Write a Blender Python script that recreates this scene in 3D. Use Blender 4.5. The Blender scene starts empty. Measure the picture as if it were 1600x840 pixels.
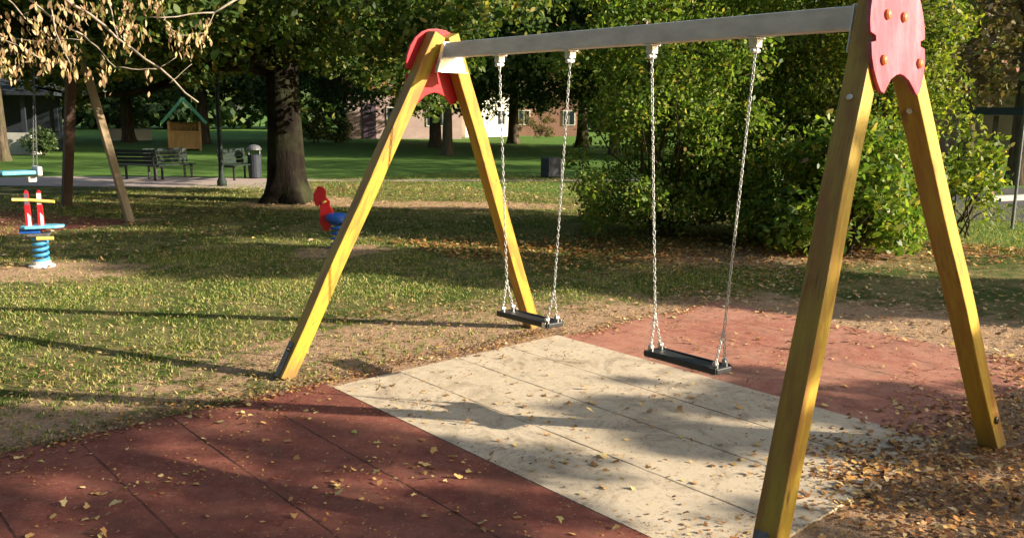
import bpy, bmesh, math, random
import numpy as np
from mathutils import Vector, Matrix
rad = math.radians
PI = math.pi
rng = np.random.default_rng(7)
random.seed(7)
S = bpy.context.scene
COL = S.collection

# ------------------------------------------------------------------ camera
F, PITCH, ROLL, CH, YAW, CX, CY = 1341.05, .1794, .0081, 1.7337, .7265, -3.678, -1.833
fw = Vector((math.sin(YAW)*math.cos(PITCH), math.cos(YAW)*math.cos(PITCH), -math.sin(PITCH)))
rt = Vector((math.cos(YAW), -math.sin(YAW), 0))
up = rt.cross(fw)
RR = rt*math.cos(ROLL)+up*math.sin(ROLL)
UU = -rt*math.sin(ROLL)+up*math.cos(ROLL)
cam = bpy.data.cameras.new('camera')
co = bpy.data.objects.new('camera', cam)
COL.objects.link(co)
co.matrix_world = Matrix(((RR.x, UU.x, -fw.x, CX), (RR.y, UU.y, -fw.y, CY), (RR.z, UU.z, -fw.z, CH), (0, 0, 0, 1)))
cam.sensor_width = 36
cam.lens = 36*F/1600
cam.clip_start = .05
cam.clip_end = 900
S.camera = co

# ------------------------------------------------------------------ light
SUN_EL = rad(20)
SU = Vector((.57, -.82, 0)).normalized()          # towards the sun, on the ground
sund = Vector((SU.x*math.cos(SUN_EL), SU.y*math.cos(SUN_EL), math.sin(SUN_EL)))
W = bpy.data.worlds.new('World')
S.world = W
W.use_nodes = True
nt = W.node_tree
bg = nt.nodes['Background']
sky = nt.nodes.new('ShaderNodeTexSky')
sky.sky_type = 'NISHITA'
sky.sun_disc = False
sky.sun_elevation = SUN_EL
sky.sun_rotation = math.atan2(SU.x, SU.y)
sky.air_density = 1.2
sky.dust_density = 2.0
nt.links.new(sky.outputs[0], bg.inputs[0])
bg.inputs[1].default_value = .08
sl = bpy.data.lights.new('sun', 'SUN')
sl.energy = 5.0
sl.angle = rad(.5)
sl.color = (1, .88, .70)
so = bpy.data.objects.new('sun', sl)
COL.objects.link(so)
so.rotation_euler = sund.to_track_quat('Z', 'Y').to_euler()
so.location = (10, -15, 12)
S.view_settings.view_transform = 'Standard'
S.view_settings.look = 'None'
S.view_settings.gamma = 1
S.view_settings.exposure = 1.27
S.render.engine = 'CYCLES'
S.cycles.max_bounces = 6
S.cycles.transparent_max_bounces = 4

def gp(px, py, z=0):
    d = fw + RR*((px-800)/F) - UU*((py-420)/F)
    t = (z-CH)/d.z
    return Vector((CX, CY, CH)) + d*t

def at(px, dist, z=0.0):                       # ground point under a viewing direction, at a distance
    d = fw + RR*((px-800)/F)
    d.z = 0
    d.normalize()
    p = Vector((CX, CY, 0)) + d*dist
    return Vector((p.x, p.y, z))

# ------------------------------------------------------------------ materials
class N:
    def __init__(s, name):
        s.m = bpy.data.materials.new(name)
        s.m.use_nodes = True
        s.t = s.m.node_tree
        s.b = s.t.nodes['Principled BSDF']
    def n(s, kind, **kw):
        x = s.t.nodes.new('ShaderNode'+kind)
        for k, v in kw.items():
            setattr(x, k, v)
        return x
    def l(s, a, b):
        s.t.links.new(a, b)
    def setin(s, inp, v):
        if hasattr(v, 'is_output') or isinstance(v, bpy.types.NodeSocket):
            s.l(v, inp)
        else:
            if inp.type == 'RGBA' and len(v) == 3:
                v = (*v, 1)
            inp.default_value = v
    def coord(s, kind='Object', scale=(1, 1, 1), rot=(0, 0, 0), loc=(0, 0, 0)):
        c = s.n('TexCoord')
        mp = s.n('Mapping')
        s.l(c.outputs[kind], mp.inputs[0])
        mp.inputs['Scale'].default_value = scale
        mp.inputs['Rotation'].default_value = rot
        mp.inputs['Location'].default_value = loc
        return mp.outputs[0]
    def noise(s, vec, scale, detail=4, rough=.55, dist=0):
        x = s.n('TexNoise')
        s.l(vec, x.inputs['Vector'])
        x.inputs['Scale'].default_value = scale
        x.inputs['Detail'].default_value = detail
        x.inputs['Roughness'].default_value = rough
        x.inputs['Distortion'].default_value = dist
        return x.outputs['Fac']
    def ramp(s, fac, stops, interp='LINEAR'):
        x = s.n('ValToRGB')
        x.color_ramp.interpolation = interp
        e = x.color_ramp.elements
        while len(e) < len(stops):
            e.new(.5)
        for i, (p, c) in enumerate(stops):
            e[i].position = p
            if not hasattr(c, '__len__'):
                c = (c, c, c)
            e[i].color = (*c, 1)
        s.l(fac, x.inputs[0])
        return x.outputs[0]
    def mix(s, fac, a, b, mode='MIX'):
        x = s.n('Mix', data_type='RGBA', blend_type=mode)
        s.setin(x.inputs[0], fac)
        s.setin(x.inputs[6], a)
        s.setin(x.inputs[7], b)
        return x.outputs[2]
    def math(s, op, a, b=0.0, clamp=False):
        x = s.n('Math', operation=op, use_clamp=clamp)
        s.setin(x.inputs[0], a)
        s.setin(x.inputs[1], b)
        return x.outputs[0]
    def bump(s, h, strength=.3, dist=.01):
        x = s.n('Bump')
        s.l(h, x.inputs['Height'])
        x.inputs['Strength'].default_value = strength
        x.inputs['Distance'].default_value = dist
        s.l(x.outputs[0], s.b.inputs['Normal'])
    def base(s, c, rough=.6, metal=0, spec=.5):
        s.setin(s.b.inputs['Base Color'], c)
        s.setin(s.b.inputs['Roughness'], rough)
        s.b.inputs['Metallic'].default_value = metal
        s.b.inputs['Specular IOR Level'].default_value = spec
        return s.m

def mottled(name, a, b, scale=8, rough=.6, metal=0, bump=.15, stretch=(1, 1, 1), bd=.004, spec=.5):
    q = N(name)
    v = q.coord('Object', stretch)
    f = q.noise(v, scale, 6, .65)
    c = q.ramp(f, [(.3, a), (.7, b)])
    q.base(c, rough, metal, spec)
    q.bump(f, bump, bd)
    return q.m

def leaf_mat(name, stops, transl=.35, rough=.55, spec=.3):
    q = N(name)
    g = q.n('NewGeometry')
    c = q.ramp(g.outputs['Random Per Island'], stops)
    q.base(c, rough, 0, spec)
    tr = q.n('BsdfTranslucent')
    c2 = q.mix(1.0, c, (1.15, 1.2, .6), 'MULTIPLY')
    q.l(c2, tr.inputs[0])
    mx = q.n('MixShader')
    mx.inputs[0].default_value = transl
    q.l(q.b.outputs[0], mx.inputs[1])
    q.l(tr.outputs[0], mx.inputs[2])
    q.l(mx.outputs[0], q.t.nodes['Material Output'].inputs[0])
    return q.m

def bark_mat(name, a, b, scale=6):
    q = N(name)
    v = q.coord('Object', (1, 1, .22))
    f = q.noise(v, scale, 8, .7, .6)
    f2 = q.noise(q.coord('Object'), 1.7, 3)
    c = q.ramp(f, [(.32, a), (.62, b)])
    c = q.mix(q.ramp(f2, [(.45, 0.0), (.7, .5)]), c, (.07, .08, .035))
    q.base(c, .95, 0, .1)
    q.bump(f, 1.0, .04)
    return q.m

def wood_mat(name, lit, worn, dark, seed=0):
    q = N(name)
    v = q.coord('Object', (14, 14, 1.1), loc=(seed, seed*2, seed*.7))
    v2 = q.coord('Object', (1, 1, 1), loc=(seed*3, 1, 0))
    g = q.noise(v, 3.2, 7, .7, .3)
    w = q.noise(q.coord('Object', (9, 9, 1.6), loc=(seed, 0, seed)), 1.6, 5, .62)
    c = q.mix(q.ramp(g, [(.35, 0.0), (.75, .5)]), lit, worn)
    c = q.mix(q.ramp(w, [(.47, 0.0), (.56, .5), (.66, .85)]), c, worn)
    k = q.noise(q.coord('Object', (5, 5, 2.5), loc=(7+seed, 3, seed)), 3.1, 2, .4)
    c = q.mix(q.ramp(k, [(.70, 0.0), (.78, .85)]), c, dark)
    f = q.noise(v2, 60, 3)
    c = q.mix(q.ramp(f, [(.60, 0.0), (.78, .35)]), c, dark)
    sep = q.n('SeparateXYZ')
    q.l(q.coord('Object'), sep.inputs[0])
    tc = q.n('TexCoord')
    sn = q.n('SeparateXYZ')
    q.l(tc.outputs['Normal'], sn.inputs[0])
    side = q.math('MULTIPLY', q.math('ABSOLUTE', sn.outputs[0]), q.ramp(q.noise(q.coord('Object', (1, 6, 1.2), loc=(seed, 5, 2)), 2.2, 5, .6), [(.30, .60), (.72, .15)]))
    c = q.mix(side, c, (.26, .125, .035))  # both side faces tinted brown: their shade put into the colour
    low = q.math('ADD', sep.outputs[2], q.math('MULTIPLY', q.noise(v, 4, 4), .25))
    c = q.mix(q.ramp(low, [(.10, .65), (.34, 0.0)]), c, (.16, .12, .07))
    ck = q.noise(q.coord('Object', (30, 30, .75), loc=(seed, 2, 1)), 1.6, 3, .5)
    ckm = q.math('SUBTRACT', 1.0, q.math('MULTIPLY', q.math('ABSOLUTE', q.math('SUBTRACT', ck, .5)), 55.0), True)
    ckm = q.math('MULTIPLY', ckm, q.ramp(q.noise(q.coord('Object', (2, 2, 1.3), loc=(seed*2, 0, 4)), 1.5, 2), [(.52, 0.0), (.62, .8)]))
    c = q.mix(ckm, c, (.05, .025, .012))
    q.base(c, q.ramp(g, [(.3, .42), (.7, .65)]), 0, .4)
    q.bump(g, .35, .004)
    return q.m

M = {}
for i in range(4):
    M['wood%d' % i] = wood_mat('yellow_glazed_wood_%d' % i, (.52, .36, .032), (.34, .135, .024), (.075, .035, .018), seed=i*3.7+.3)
M['galv'] = mottled('galvanised_steel', (.55, .52, .50), (.82, .78, .74), 14, .5, 0, .12, (1, .4, 1))
M['steel'] = mottled('bright_zinc', (.55, .55, .55), (.75, .75, .74), 40, .32, .75, .1)
M['darksteel'] = mottled('weathered_steel', (.10, .105, .115), (.22, .22, .23), 20, .55, .5, .1)
M['chain'] = mottled('chain_zinc', (.42, .42, .41), (.64, .64, .62), 60, .4, .6, .05)
M['rubber'] = mottled('black_rubber', (.010, .011, .012), (.028, .029, .031), 30, .5, 0, .2)
M['blackplastic'] = mottled('black_plastic', (.015, .015, .016), (.03, .03, .03), 30, .4, 0, .05)

q = N('faded_red_board')
v = q.coord('Object')
f = q.noise(v, 5, 6, .7, .8)
f2 = q.noise(v, 28, 5, .75)
f3 = q.noise(q.coord('Object', (1, 1, .3)), 9, 5, .7)
c = q.mix(q.ramp(f, [(.35, 0.0), (.68, 1.0)]), (.40, .048, .07), (.44, .085, .13))
c = q.mix(q.ramp(f2, [(.50, 0.0), (.75, .55)]), c, (.30, .045, .05))
c = q.mix(q.ramp(f3, [(.45, 0.0), (.70, .65)]), c, (.52, .22, .26))
q.base(c, .6, 0, .3)
q.bump(f2, .15, .002)
M['board'] = q.m

q = N('board_red_back')
f = q.noise(q.coord('Object'), 7, 5, .7)
q.base(q.ramp(f, [(.3, (.42, .008, .014)), (.75, (.56, .02, .03))]), .4, 0, .5)
M['redpaint'] = q.m
M['boltcap'] = mottled('bolt_cap_plastic', (.48, .12, .03), (.60, .22, .07), 30, .4, 0, .05)
M['bluepaint'] = mottled('blue_plastic', (.01, .07, .35), (.02, .13, .52), 12, .35, 0, .05)
M['cyanpaint'] = mottled('pale_blue_plastic', (.10, .42, .62), (.22, .60, .78), 12, .4, 0, .05)
M['springblue'] = mottled('spring_blue', (.03, .25, .55), (.10, .42, .70), 20, .4, .1, .05)
M['yellowpaint'] = mottled('yellow_plastic', (.72, .50, .08), (.85, .68, .22), 15, .45, 0, .05)
M['whitepaint'] = mottled('white_plastic', (.62, .60, .56), (.82, .80, .76), 15, .45, 0, .05)

def rubber_tiles(name, a, b, dusty, joint_xs, joint_ys, jw=.010):
    q = N(name)
    v = q.coord('Object')
    fine = q.noise(v, 260, 3, .8)
    mid = q.noise(v, 9, 6, .7, .5)
    big = q.noise(q.coord('Object', (.8, 1.2, 1)), 1.5, 5, .6)
    c = q.ramp(fine, [(.30, a), (.70, b)])
    c = q.mix(q.ramp(mid, [(.40, 0.0), (.75, .55)]), c, dusty)
    c = q.mix(q.ramp(big, [(.42, 0.0), (.75, .6)]), c, dusty)
    speck = q.noise(v, 34, 5, .8)
    c = q.mix(q.ramp(speck, [(.54, 0.0), (.66, .5)]), c, (.07, .045, .03))
    spk2 = q.noise(q.coord('Object', (1, 1, 1), loc=(5, 3, 0)), 55, 4, .8)
    c = q.mix(q.ramp(spk2, [(.58, 0.0), (.70, .5)]), c, (.50, .38, .26))
    stain = q.noise(q.coord('Object', (1, 1, 1), loc=(1, 7, 0)), 2.6, 6, .72, 1.2)
    c = q.mix(q.ramp(stain, [(.50, 0.0), (.66, .45)]), c, (.09, .055, .04))
    # the joints between the tiles, packed with dirt
    sep = q.n('SeparateXYZ')
    wob = q.n('VectorMath', operation='ADD')
    nz = q.n('TexNoise')
    q.l(v, nz.inputs['Vector'])
    nz.inputs['Scale'].default_value = 7
    sc = q.n('VectorMath', operation='SCALE')
    q.l(nz.outputs['Color'], sc.inputs[0])
    sc.inputs['Scale'].default_value = .012
    q.l(v, wob.inputs[0])
    q.l(sc.outputs[0], wob.inputs[1])
    q.l(wob.outputs[0], sep.inputs[0])
    j = None
    for ax, arr, w, s in ((0, joint_xs, jw, 1.0), (1, joint_ys, jw*.35, .22)):
        for x0 in arr:
            d = q.math('ABSOLUTE', q.math('SUBTRACT', sep.outputs[ax], x0+.006))
            g = q.math('MULTIPLY', q.math('SUBTRACT', 1.0, q.math('DIVIDE', d, w), True), s)
            j = g if j is None else q.math('MAXIMUM', j, g)
    jm = q.math('MULTIPLY', q.ramp(j, [(.12, 0.0), (.6, .85)]), q.ramp(q.noise(v, 3.1, 4), [(.35, .35), (.65, 1.0)]))
    c = q.mix(jm, c, (.035, .025, .02))
    q.base(c, .92, 0, .15)
    h = q.math('SUBTRACT', q.math('MULTIPLY', fine, .35), jm)
    q.bump(h, .7, .006)
    return q.m
JY = [1.90, .90]
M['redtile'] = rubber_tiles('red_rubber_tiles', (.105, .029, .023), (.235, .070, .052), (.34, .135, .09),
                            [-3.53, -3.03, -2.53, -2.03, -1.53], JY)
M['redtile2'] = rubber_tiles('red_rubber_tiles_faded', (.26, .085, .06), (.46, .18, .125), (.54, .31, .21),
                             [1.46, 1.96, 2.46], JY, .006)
M['beigetile'] = rubber_tiles('beige_rubber_tiles', (.43, .345, .235), (.63, .525, .38), (.68, .57, .42),
                              [-.54, -.04, .44], JY)

# --- the ground: grass, straw and bare earth
q = N('park_ground')
v = q.coord('Object')
sep = q.n('SeparateXYZ')
q.l(v, sep.inputs[0])
X, Y = sep.outputs[0], sep.outputs[1]
def ell(cx, cy, rx, ry, ang=0, soft=.35):
    ca, sa = math.cos(ang), math.sin(ang)
    dx = q.math('SUBTRACT', X, cx)
    dy = q.math('SUBTRACT', Y, cy)
    u = q.math('DIVIDE', q.math('ADD', q.math('MULTIPLY', dx, ca), q.math('MULTIPLY', dy, sa)), rx)
    w = q.math('DIVIDE', q.math('SUBTRACT', q.math('MULTIPLY', dy, ca), q.math('MULTIPLY', dx, sa)), ry)
    r = q.math('SQRT', q.math('ADD', q.math('MULTIPLY', u, u), q.math('MULTIPLY', w, w)))
    return q.math('DIVIDE', q.math('SUBTRACT', 1.0, r), soft, True)
dirt = None
DIRT = [(.1, 3.5, 3.3, 1.35, -.1, .9), (.9, .9, 3.9, 3.2, 0, .25), (-1.35, 8.4, 1.5, .9, -.4, .6), (1.8, 7.6, .9, .7, 0, .6),
        (6.2, 11.2, 3.6, 1.0, -.75, .6), (5.8, 4.0, 2.6, 1.1, -.55, .6), (1.5, -3, 4.5, 3.4, 0, .4), (-3.2, 3.35, 3.4, .95, .06, .95), (20, 30, .1, .1, 0, 1),
        (.2, 12.2, 1.6, .5, .2, .6), (4.3, 13.4, 1.7, 1.5, 0, .6)]
for e in DIRT:
    m_ = ell(*e)
    dirt = m_ if dirt is None else q.math('MAXIMUM', dirt, m_)
n1 = q.noise(v, 1.3, 6, .65, .4)
n2 = q.noise(v, 5.5, 6, .7)
n3 = q.noise(v, 38, 5, .75)
n4 = q.noise(v, 150, 3, .8)
pm = q.math('ADD', dirt, q.math('MULTIPLY', q.math('SUBTRACT', n2, .5), 2.2))
dm = q.ramp(pm, [(.30, 0.0), (.75, 1.0)])
green = q.ramp(n3, [(.3, (.04, .07, .012)), (.55, (.10, .145, .03)), (.75, (.20, .22, .06))])
straw = q.ramp(n3, [(.3, (.18, .13, .06)), (.6, (.46, .37, .17)), (.8, (.60, .50, .27))])
earth = q.ramp(n3, [(.28, (.22, .13, .075)), (.5, (.60, .39, .24)), (.75, (.78, .57, .38))])
g1 = q.mix(q.ramp(q.math('ADD', n1, q.math('MULTIPLY', q.math('SUBTRACT', n2, .5), .6)), [(.42, 0.0), (.62, .8)]), green, straw)
far_ = q.math('MULTIPLY', q.math('SUBTRACT', q.math('ADD', q.math('MULTIPLY', X, .60), q.math('MULTIPLY', Y, .80)), 18.0), .5, True)
far_ = q.math('MAXIMUM', far_, q.math('MULTIPLY', q.math('SUBTRACT', X, 8.6), .8, True))
g1 = q.mix(q.math('MULTIPLY', far_, .85), g1, q.ramp(n3, [(.3, (.06, .16, .025)), (.7, (.16, .32, .06))]))
c = q.mix(dm, g1, earth)
c = q.mix(q.ramp(n4, [(.4, .25), (.7, 0.0)]), c, (.05, .035, .02))
q.base(c, .95, 0, .1)
q.bump(q.math('ADD', n3, q.math('MULTIPLY', n4, .5)), .9, .03)
M['ground'] = q.m

M['gravel'] = mottled('path_gravel', (.30, .22, .19), (.52, .42, .37), 30, .9, 0, .4, bd=.01)
M['kerb'] = mottled('kerb_stone', (.32, .31, .29), (.48, .46, .43), 12, .85, 0, .2)
M['asphalt'] = mottled('asphalt', (.035, .035, .037), (.065, .062, .06), 40, .9, 0, .4)
M['barkA'] = bark_mat('lime_bark', (.006, .005, .004), (.022, .017, .013), 7)
M['barkB'] = bark_mat('brown_bark', (.04, .03, .02), (.13, .10, .07), 9)
M['twig'] = mottled('pale_twig', (.22, .17, .12), (.42, .36, .29), 30, .8, 0, .2)
M['leafBig'] = leaf_mat('tree_leaves', [(0, (.03, .065, .016)), (.45, (.07, .125, .028)), (.8, (.14, .20, .045)), (.93, (.30, .32, .09)), (1, (.38, .28, .08))], .5)
M['leafFar'] = leaf_mat('far_leaves', [(0, (.025, .055, .02)), (.6, (.06, .105, .034)), (.93, (.12, .17, .05)), (1, (.24, .24, .07))], .35)
M['leafFarLight'] = leaf_mat('far_leaves_light', [(0, (.02, .045, .012)), (.5, (.05, .085, .02)), (.9, (.13, .16, .04)), (1, (.28, .22, .06))], .35)
M['leafBrown'] = leaf_mat('autumn_leaves', [(0, (.05, .035, .018)), (.4, (.13, .09, .04)), (.75, (.20, .16, .06)), (1, (.11, .15, .04))], .35)
M['leafShrub'] = leaf_mat('shrub_leaves', [(0, (.065, .13, .022)), (.4, (.135, .225, .036)), (.75, (.23, .32, .05)), (.92, (.34, .36, .07)), (.98, (.46, .38, .08)), (1, (.42, .24, .17))], .5, .45)
M['leafShrubY'] = leaf_mat('shrub_leaves_yellowing', [(0, (.06, .105, .014)), (.35, (.13, .19, .028)), (.75, (.26, .31, .045)), (.95, (.45, .42, .06)), (1, (.34, .20, .12))], .5, .45)
M['leafPink'] = leaf_mat('hedge_leaves', [(0, (.03, .055, .015)), (.5, (.10, .14, .03)), (.8, (.30, .30, .08)), (1, (.45, .34, .18))], .3)
M['seedleaf'] = leaf_mat('dry_seed_leaves', [(0, (.22, .12, .06)), (.4, (.42, .27, .15)), (.75, (.60, .45, .27)), (1, (.54, .46, .18))], .3, .7)
M['litter'] = leaf_mat('fallen_leaf_mix', [(0, (.15, .07, .03)), (.3, (.34, .17, .07)), (.58, (.54, .33, .15)), (.8, (.66, .47, .25)), (.93, (.74, .58, .36)), (1, (.80, .55, .12))], .12, .7)
M['litterDark'] = leaf_mat('fallen_leaf_brown', [(0, (.08, .034, .014)), (.35, (.25, .10, .032)), (.65, (.48, .22, .06)), (.86, (.66, .36, .10)), (1, (.74, .55, .24))], .12, .7)
M['litterMid'] = leaf_mat('fallen_leaf_mid', [(0, (.10, .045, .02)), (.4, (.26, .13, .05)), (.75, (.44, .26, .11)), (1, (.62, .45, .22))], .12, .7)
M['litterPale'] = leaf_mat('fallen_leaf_pale', [(0, (.20, .10, .04)), (.35, (.46, .26, .09)), (.65, (.64, .42, .15)), (.88, (.74, .56, .26)), (1, (.36, .38, .09))], .12, .7)
M['grass'] = leaf_mat('grass_blades', [(0, (.05, .105, .014)), (.3, (.11, .19, .028)), (.55, (.24, .29, .055)), (.78, (.44, .39, .14)), (1, (.60, .50, .24))], .3, .6)
M['brownpost'] = mottled('brown_post', (.055, .032, .024), (.12, .075, .055), 9, .75, 0, .3, (1, 1, .15))
M['tanpost'] = mottled('tan_post', (.20, .14, .075), (.36, .27, .16), 9, .75, 0, .3, (1, 1, .15))
M['hutwood'] = mottled('hut_wood', (.30, .155, .045), (.46, .27, .09), 10, .75, 0, .3, (1, 1, .2))
M['hutgreen'] = mottled('hut_green', (.04, .20, .12), (.10, .33, .21), 10, .6, 0, .1)
M['darkgreen'] = mottled('dark_green_paint', (.005, .013, .011), (.011, .026, .021), 12, .75, 0, .1)
M['navy'] = mottled('dark_slate', (.012, .018, .028), (.03, .038, .052), 8, .7, 0, .1)
M['palewall'] = mottled('pale_render', (.42, .40, .37), (.56, .54, .50), 3, .9, 0, .1)
M['whitewall'] = mottled('white_render', (.74, .70, .60), (.84, .80, .70), 2, .9, 0, .1)
M['pinkwall'] = mottled('pink_render', (.42, .30, .28), (.54, .40, .37), 2, .9, 0, .1)
M['brickwall'] = mottled('brick', (.26, .13, .10), (.42, .24, .18), 14, .9, 0, .2)
M['rooftile'] = mottled('roof_tiles', (.22, .10, .07), (.36, .18, .12), 5, .85, 0, .3)
M['lilac'] = mottled('lilac_paint', (.10, .07, .11), (.15, .10, .16), 5, .6)
q = N('window_glass')
q.base((.03, .04, .05), .08, 0, .8)
M['glass'] = q.m

# ------------------------------------------------------------------ mesh helpers
class MB:
    def __init__(s):
        s.v, s.f = [], []
    def add(s, vs, fs):
        o = len(s.v)
        s.v += [tuple(x) for x in vs]
        s.f += [tuple(i+o for i in f) for f in fs]
        return s
    def box(s, c, d, ax=None):
        c = Vector(c)
        X_, Y_, Z_ = ax if ax else (Vector((1, 0, 0)), Vector((0, 1, 0)), Vector((0, 0, 1)))
        vs = [c + X_*(sx*d[0]/2) + Y_*(sy*d[1]/2) + Z_*(sz*d[2]/2) for sz in (-1, 1) for sy in (-1, 1) for sx in (-1, 1)]
        return s.add(vs, [(0, 2, 3, 1), (4, 5, 7, 6), (0, 1, 5, 4), (1, 3, 7, 5), (3, 2, 6, 7), (2, 0, 4, 6)])
    def tube(s, pts, rs, n=8, cap=True):
        pts = [Vector(p) for p in pts]
        if not hasattr(rs, '__len__'):
            rs = [rs]*len(pts)
        o = len(s.v)
        ref = None
        for i, p in enumerate(pts):
            t = (pts[min(i+1, len(pts)-1)] - pts[max(i-1, 0)])
            if t.length < 1e-9:
                t = Vector((0, 0, 1))
            t.normalize()
            if ref is None:
                ref = t.orthogonal().normalized()
            a = (ref - t*ref.dot(t))
            a = a.normalized() if a.length > 1e-6 else t.orthogonal().normalized()
            ref = a
            b = t.cross(a)
            for k in range(n):
                g = 2*PI*k/n
                s.v.append(tuple(p + (a*math.cos(g) + b*math.sin(g))*rs[i]))
        for i in range(len(pts)-1):
            for k in range(n):
                k2 = (k+1) % n
                s.f.append((o+i*n+k, o+i*n+k2, o+(i+1)*n+k2, o+(i+1)*n+k))
        if cap:
            s.f.append(tuple(o+k for k in range(n))[::-1])
            s.f.append(tuple(o+(len(pts)-1)*n+k for k in range(n)))
        return s
    def lathe(s, prof, c=(0, 0, 0), n=16, axis='Z'):
        o = len(s.v)
        for r, z in prof:
            for k in range(n):
                g = 2*PI*k/n
                p = (r*math.cos(g), r*math.sin(g), z)
                if axis == 'Y':
                    p = (p[0], p[2], p[1])
                if axis == 'X':
                    p = (p[2], p[0], p[1])
                s.v.append((p[0]+c[0], p[1]+c[1], p[2]+c[2]))
        for i in range(len(prof)-1):
            for k in range(n):
                k2 = (k+1) % n
                s.f.append((o+i*n+k, o+i*n+k2, o+(i+1)*n+k2, o+(i+1)*n+k))
        s.f.append(tuple(o+k for k in range(n))[::-1])
        s.f.append(tuple(o+(len(prof)-1)*n+k for k in range(n)))
        return s
    def prism(s, poly, o3, a, b, nrm, th):          # outline in the (a,b) plane, thickness along nrm
        o3, a, b, nrm = Vector(o3), Vector(a), Vector(b), Vector(nrm)
        n = len(poly)
        vs = [o3 + a*x + b*y for x, y in poly] + [o3 + a*x + b*y + nrm*th for x, y in poly]
        fs = [tuple(range(n))[::-1], tuple(range(n, 2*n))]
        fs += [(i, (i+1) % n, n+(i+1) % n, n+i) for i in range(n)]
        return s.add(vs, fs)
    def build(s, name, mat, parent=None, origin=None, bevel=0, smooth=False, matrix=None):
        me = bpy.data.meshes.new(name)
        vs = s.v
        if origin is not None:
            vs = [(x-origin[0], y-origin[1], z-origin[2]) for x, y, z in vs]
        me.from_pydata(vs, [], s.f)
        me.validate()
        bm = bmesh.new()
        bm.from_mesh(me)
        bmesh.ops.recalc_face_normals(bm, faces=bm.faces)
        bm.to_mesh(me)
        bm.free()
        me.materials.append(M[mat] if isinstance(mat, str) else mat)
        if smooth:
            me.polygons.foreach_set('use_smooth', [True]*len(me.polygons))
        ob = bpy.data.objects.new(name, me)
        COL.objects.link(ob)
        if parent is not None:
            ob.parent = parent
        if matrix is not None:
            ob.matrix_local = matrix
        elif origin is not None:
            ob.location = origin
        if bevel:
            md = ob.modifiers.new('bevel', 'BEVEL')
            md.width = bevel
            md.segments = 2
            md.limit_method = 'ANGLE'
            md.angle_limit = rad(40)
        return ob

def thing(name, label, cat, loc=(0, 0, 0), rz=0, group=None):
    o = bpy.data.objects.new(name, None)
    COL.objects.link(o)
    o.location = loc
    o.rotation_euler = (0, 0, rz)
    o.empty_display_size = .2
    o['label'] = label
    o['category'] = cat
    if group:
        o['group'] = group
    return o

def tag(o, label=None, cat=None, group=None, kind=None):
    for k, x in (('label', label), ('category', cat), ('group', group), ('kind', kind)):
        if x:
            o[k] = x
    return o

def copy_tree(o, parent=None):
    c = o.copy()
    COL.objects.link(c)
    c.parent = parent
    for ch in [x for x in bpy.data.objects if x.parent == o]:
        copy_tree(ch, c)
    return c

def fast_mesh(name, V, nper, mat, parent=None, loc=None):
    """V (count*nper, 3): separate polygons of nper corners each"""
    n = len(V)//nper
    me = bpy.data.meshes.new(name)
    me.vertices.add(len(V))
    me.vertices.foreach_set('co', np.ascontiguousarray(V, dtype=np.float32).ravel())
    me.loops.add(len(V))
    me.loops.foreach_set('vertex_index', np.arange(len(V), dtype=np.int32))
    me.polygons.add(n)
    me.polygons.foreach_set('loop_start', np.arange(0, len(V), nper, dtype=np.int32))
    me.polygons.foreach_set('loop_total', np.full(n, nper, dtype=np.int32))
    me.update(calc_edges=True)
    me.materials.append(M[mat])
    ob = bpy.data.objects.new(name, me)
    COL.objects.link(ob)
    if parent is not None:
        ob.parent = parent
    if loc is not None:
        ob.location = loc
    return ob

def unit(a):
    return a/np.maximum(np.linalg.norm(a, axis=1, keepdims=True), 1e-9)

def leaves(P, size, aspect=.55, tilt=None, var=.35, fold=.25):
    """pointed leaves, two bent quads each sharing a midrib: returned as 6-corner pieces (one island each)"""
    n = len(P)
    d = unit(rng.normal(size=(n, 3)) + (np.array(tilt) if tilt is not None else 0))
    e = unit(np.cross(d, rng.normal(size=(n, 3))))
    nn = np.cross(d, e)
    L = size*(1 + var*rng.normal(size=(n, 1))).clip(.4, 2)
    Wd = L*aspect*.5
    a = P - d*L*.5
    q1 = P - d*L*.12 + e*Wd + nn*Wd*fold
    q2 = P + d*L*.22 + e*Wd*.8 + nn*Wd*fold
    t = P + d*L*.5
    q3 = P + d*L*.22 - e*Wd*.8 + nn*Wd*fold
    q4 = P - d*L*.12 - e*Wd + nn*Wd*fold
    return np.stack([a, q1, q2, t, q3, q4], 1).reshape(-1, 3)

def quads(P, size, aspect=.7, var=.3):
    n = len(P)
    d = unit(rng.normal(size=(n, 3)))
    e = unit(np.cross(d, rng.normal(size=(n, 3))))
    L = size*(1 + var*rng.normal(size=(n, 1))).clip(.4, 2)
    Wd = L*aspect*.5
    return np.stack([P - d*L*.5, P + e*Wd, P + d*L*.5, P - e*Wd], 1).reshape(-1, 3)

# ------------------------------------------------------------------ ground and surfaces
def sheet(name, poly, z, mat, kind='structure', label=None):
    mb = MB()
    mb.add([(x, y, z) for x, y in poly], [tuple(range(len(poly)))])
    o = mb.build(name, mat)
    o['kind'] = kind
    return o

g = MB()
xs = list(np.concatenate([[-400, -150, -60], np.arange(-30, 31, 3.0), [60, 150, 400]]))
nx = len(xs)
def gz(x, y):
    r = math.hypot(x, y)
    return 0 if r < 8 else .10*math.sin(x*.31+1)*math.sin(y*.23)*min(1, (r-8)/20)*.5
gv = [(x, y+20, 0) for y in xs for x in xs]
g.add(gv, [(j*nx+i, j*nx+i+1, (j+1)*nx+i+1, (j+1)*nx+i) for j in range(nx-1) for i in range(nx-1)])
g.build('ground', 'ground')['kind'] = 'structure'

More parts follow.
